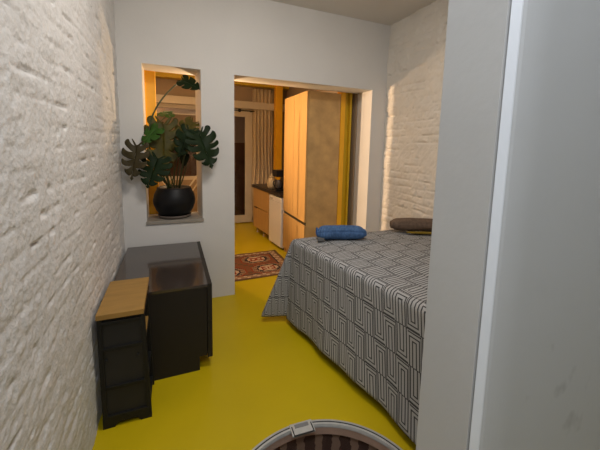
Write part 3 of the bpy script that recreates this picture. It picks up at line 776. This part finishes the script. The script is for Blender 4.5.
# kilim rug
def rug_mesh(w, l):
    nx, ny = 66, 52; bm = bmesh.new(); V = {}
    cl = bm.loops.layers.float_color.new('pattern')
    for i in range(nx + 1):
        for j in range(ny + 1): V[i, j] = bm.verts.new((w * (i / nx - .5), l * (j / ny - .5), .007 + .0015 * math.sin(i * .5) * math.sin(j * .4)))
    rust, dk, cream, br, tan_, red = (.24, .10, .05), (.05, .04, .045), (.62, .46, .30), (.17, .095, .05), (.36, .22, .12), (.30, .06, .03)
    meds = [(46.5, 35.0), (50, 14.5), (18, 35.0), (24, 14.5)]
    for i in range(nx):
        for j in range(ny):
            c = rust if ((i // 3 + j // 3) % 5) else br
            e = min(i, j, nx - 1 - i, ny - 1 - j)
            if e < 2: c = br
            elif e < 6: c = tan_ if ((i // 2 + j // 2) % 3) else cream
            elif e < 7: c = dk
            for mx, my in meds:
                dx, dy = abs(i - mx), abs(j - my)
                hx = max(dx / 10.5, (dx + dy * .8) / 13.0, dy / 8.5)
                if hx < .60:
                    c = cream
                    if (1.2 < dx < 5 and 1 < dy < 3.2) or (dx < 1 and dy < 2.5) or (3 < dx < 4.5 and dy < 4): c = red
                elif hx < .74: c = dk
                elif hx < 1.0: c = tan_ if (i + j) % 4 else dk
                elif hx < 1.08: c = red
            f = bm.faces.new((V[i, j], V[i + 1, j], V[i + 1, j + 1], V[i, j + 1]))
            for lp in f.loops: lp[cl] = (*c, 1)
    return bm
rg = obj('rug', rug_mesh(1.22, .86), M['rug'], loc=(.72, 3.855, 0)); rg.rotation_euler = (0, 0, math.radians(1.5))
tag(rg, 'patterned brown kilim rug with cream medallions on the kitchen floor', 'rug')
so = rg.modifiers.new('thick', 'SOLIDIFY'); so.thickness = .006; so.offset = -1

# folding rack whose crossed slats show behind the plant pot
rk = thing('folding_rack', 'pale slatted folding rack behind the potted plant', 'rack', (.15, 4.9, 0))
P = Vector((.15, 4.9, 0))
for p, q in (((0.448, 4.900, 1.210), (0.212, 4.900, 0.866)), ((0.489, 4.900, 1.167), (0.265, 4.900, 0.822)), ((-0.156, 4.900, 1.112), (0.002, 4.900, 0.858)), ((-0.195, 4.900, 1.071), (-0.038, 4.900, 0.817))):
    p, q = Vector(p), Vector(q); d = q - p
    q2 = p + d * ((p.z - .01) / max(.01, p.z - q.z))
    obj('slat', tube(bmesh.new(), [p - P, q2 - P], .011, n=6), M['whitewood'], rk)

# kitchen lamps that the dividing wall hides from the bedroom: a standing spotlight left of the niche, a bulb lamp behind the pier
def lamp(label, x, y, h, power, col, rad):
    lp = thing('floor_lamp', label, 'lamp', (x, y, 0))
    obj('base', lathe([(.10, 0), (.10, .015), (.02, .03)], 32), M['black'], lp)
    obj('pole', lathe([(.009, .03), (.009, h - .08)], 12), M['black'], lp)
    obj('bulb', lathe([(.012, h - .08), (.02, h - .05), (.034, h - .01), (.03, h + .02), (.01, h + .035)], 20), M['bulb'], lp, smooth=True)
    obj('filament', tube(bmesh.new(), [(-.004, 0, h - .03), (0, 0, h - .005), (.004, 0, h - .03)], .0012), M['lit'], lp)
    point('lamp_light', (0, 0, h - .01), power, col, rad, lp)
M['bulb'] = mat_glass('bulb_glass', ior=1.1); M['lit'] = mat('lit_filament', (1, .8, .5), .4, emit=((1.0, .62, .30), 12))
lamp('slim floor lamp behind the pier between niche and doorway', 0.40, 3.72, 1.93, 27, (1.0, .66, .36), .018)
SX, SY, SZ = -0.95, 3.80, 1.80
sl = thing('standing_spotlight', 'black standing spotlight on the kitchen side left of the niche', 'lamp', (SX, SY, 0))
obj('base', lathe([(.12, 0), (.12, .015), (.02, .03)], 32), M['black'], sl)
obj('pole', lathe([(.010, .03), (.010, SZ - .06)], 12), M['black'], sl)
aim = (Vector((2.24, 2.62, 1.60)) - Vector((SX, SY, SZ))).normalized()
t = lathe([(.03, -.11), (.055, -.09), (.065, 0.0), (.060, 0.0), (.050, -.085), (.0005, -.088)], 28, cap=False)
hd = obj('lamp_head', t, M['black'], sl, smooth=True, loc=(0, 0, SZ)); hd.rotation_euler = aim.to_track_quat('Z', 'Y').to_euler()
ll = bpy.data.lights.new('spot_light', 'SPOT'); ll.energy = 300; ll.color = (1.0, .66, .38); ll.spot_size = math.radians(80); ll.spot_blend = 0.6; ll.shadow_soft_size = .03
lo = bpy.data.objects.new('spot_light', ll); C.objects.link(lo); lo.parent = sl; lo.location = Vector((0, 0, SZ)) + aim * .01; lo.rotation_euler = aim.to_track_quat('-Z', 'Y').to_euler()
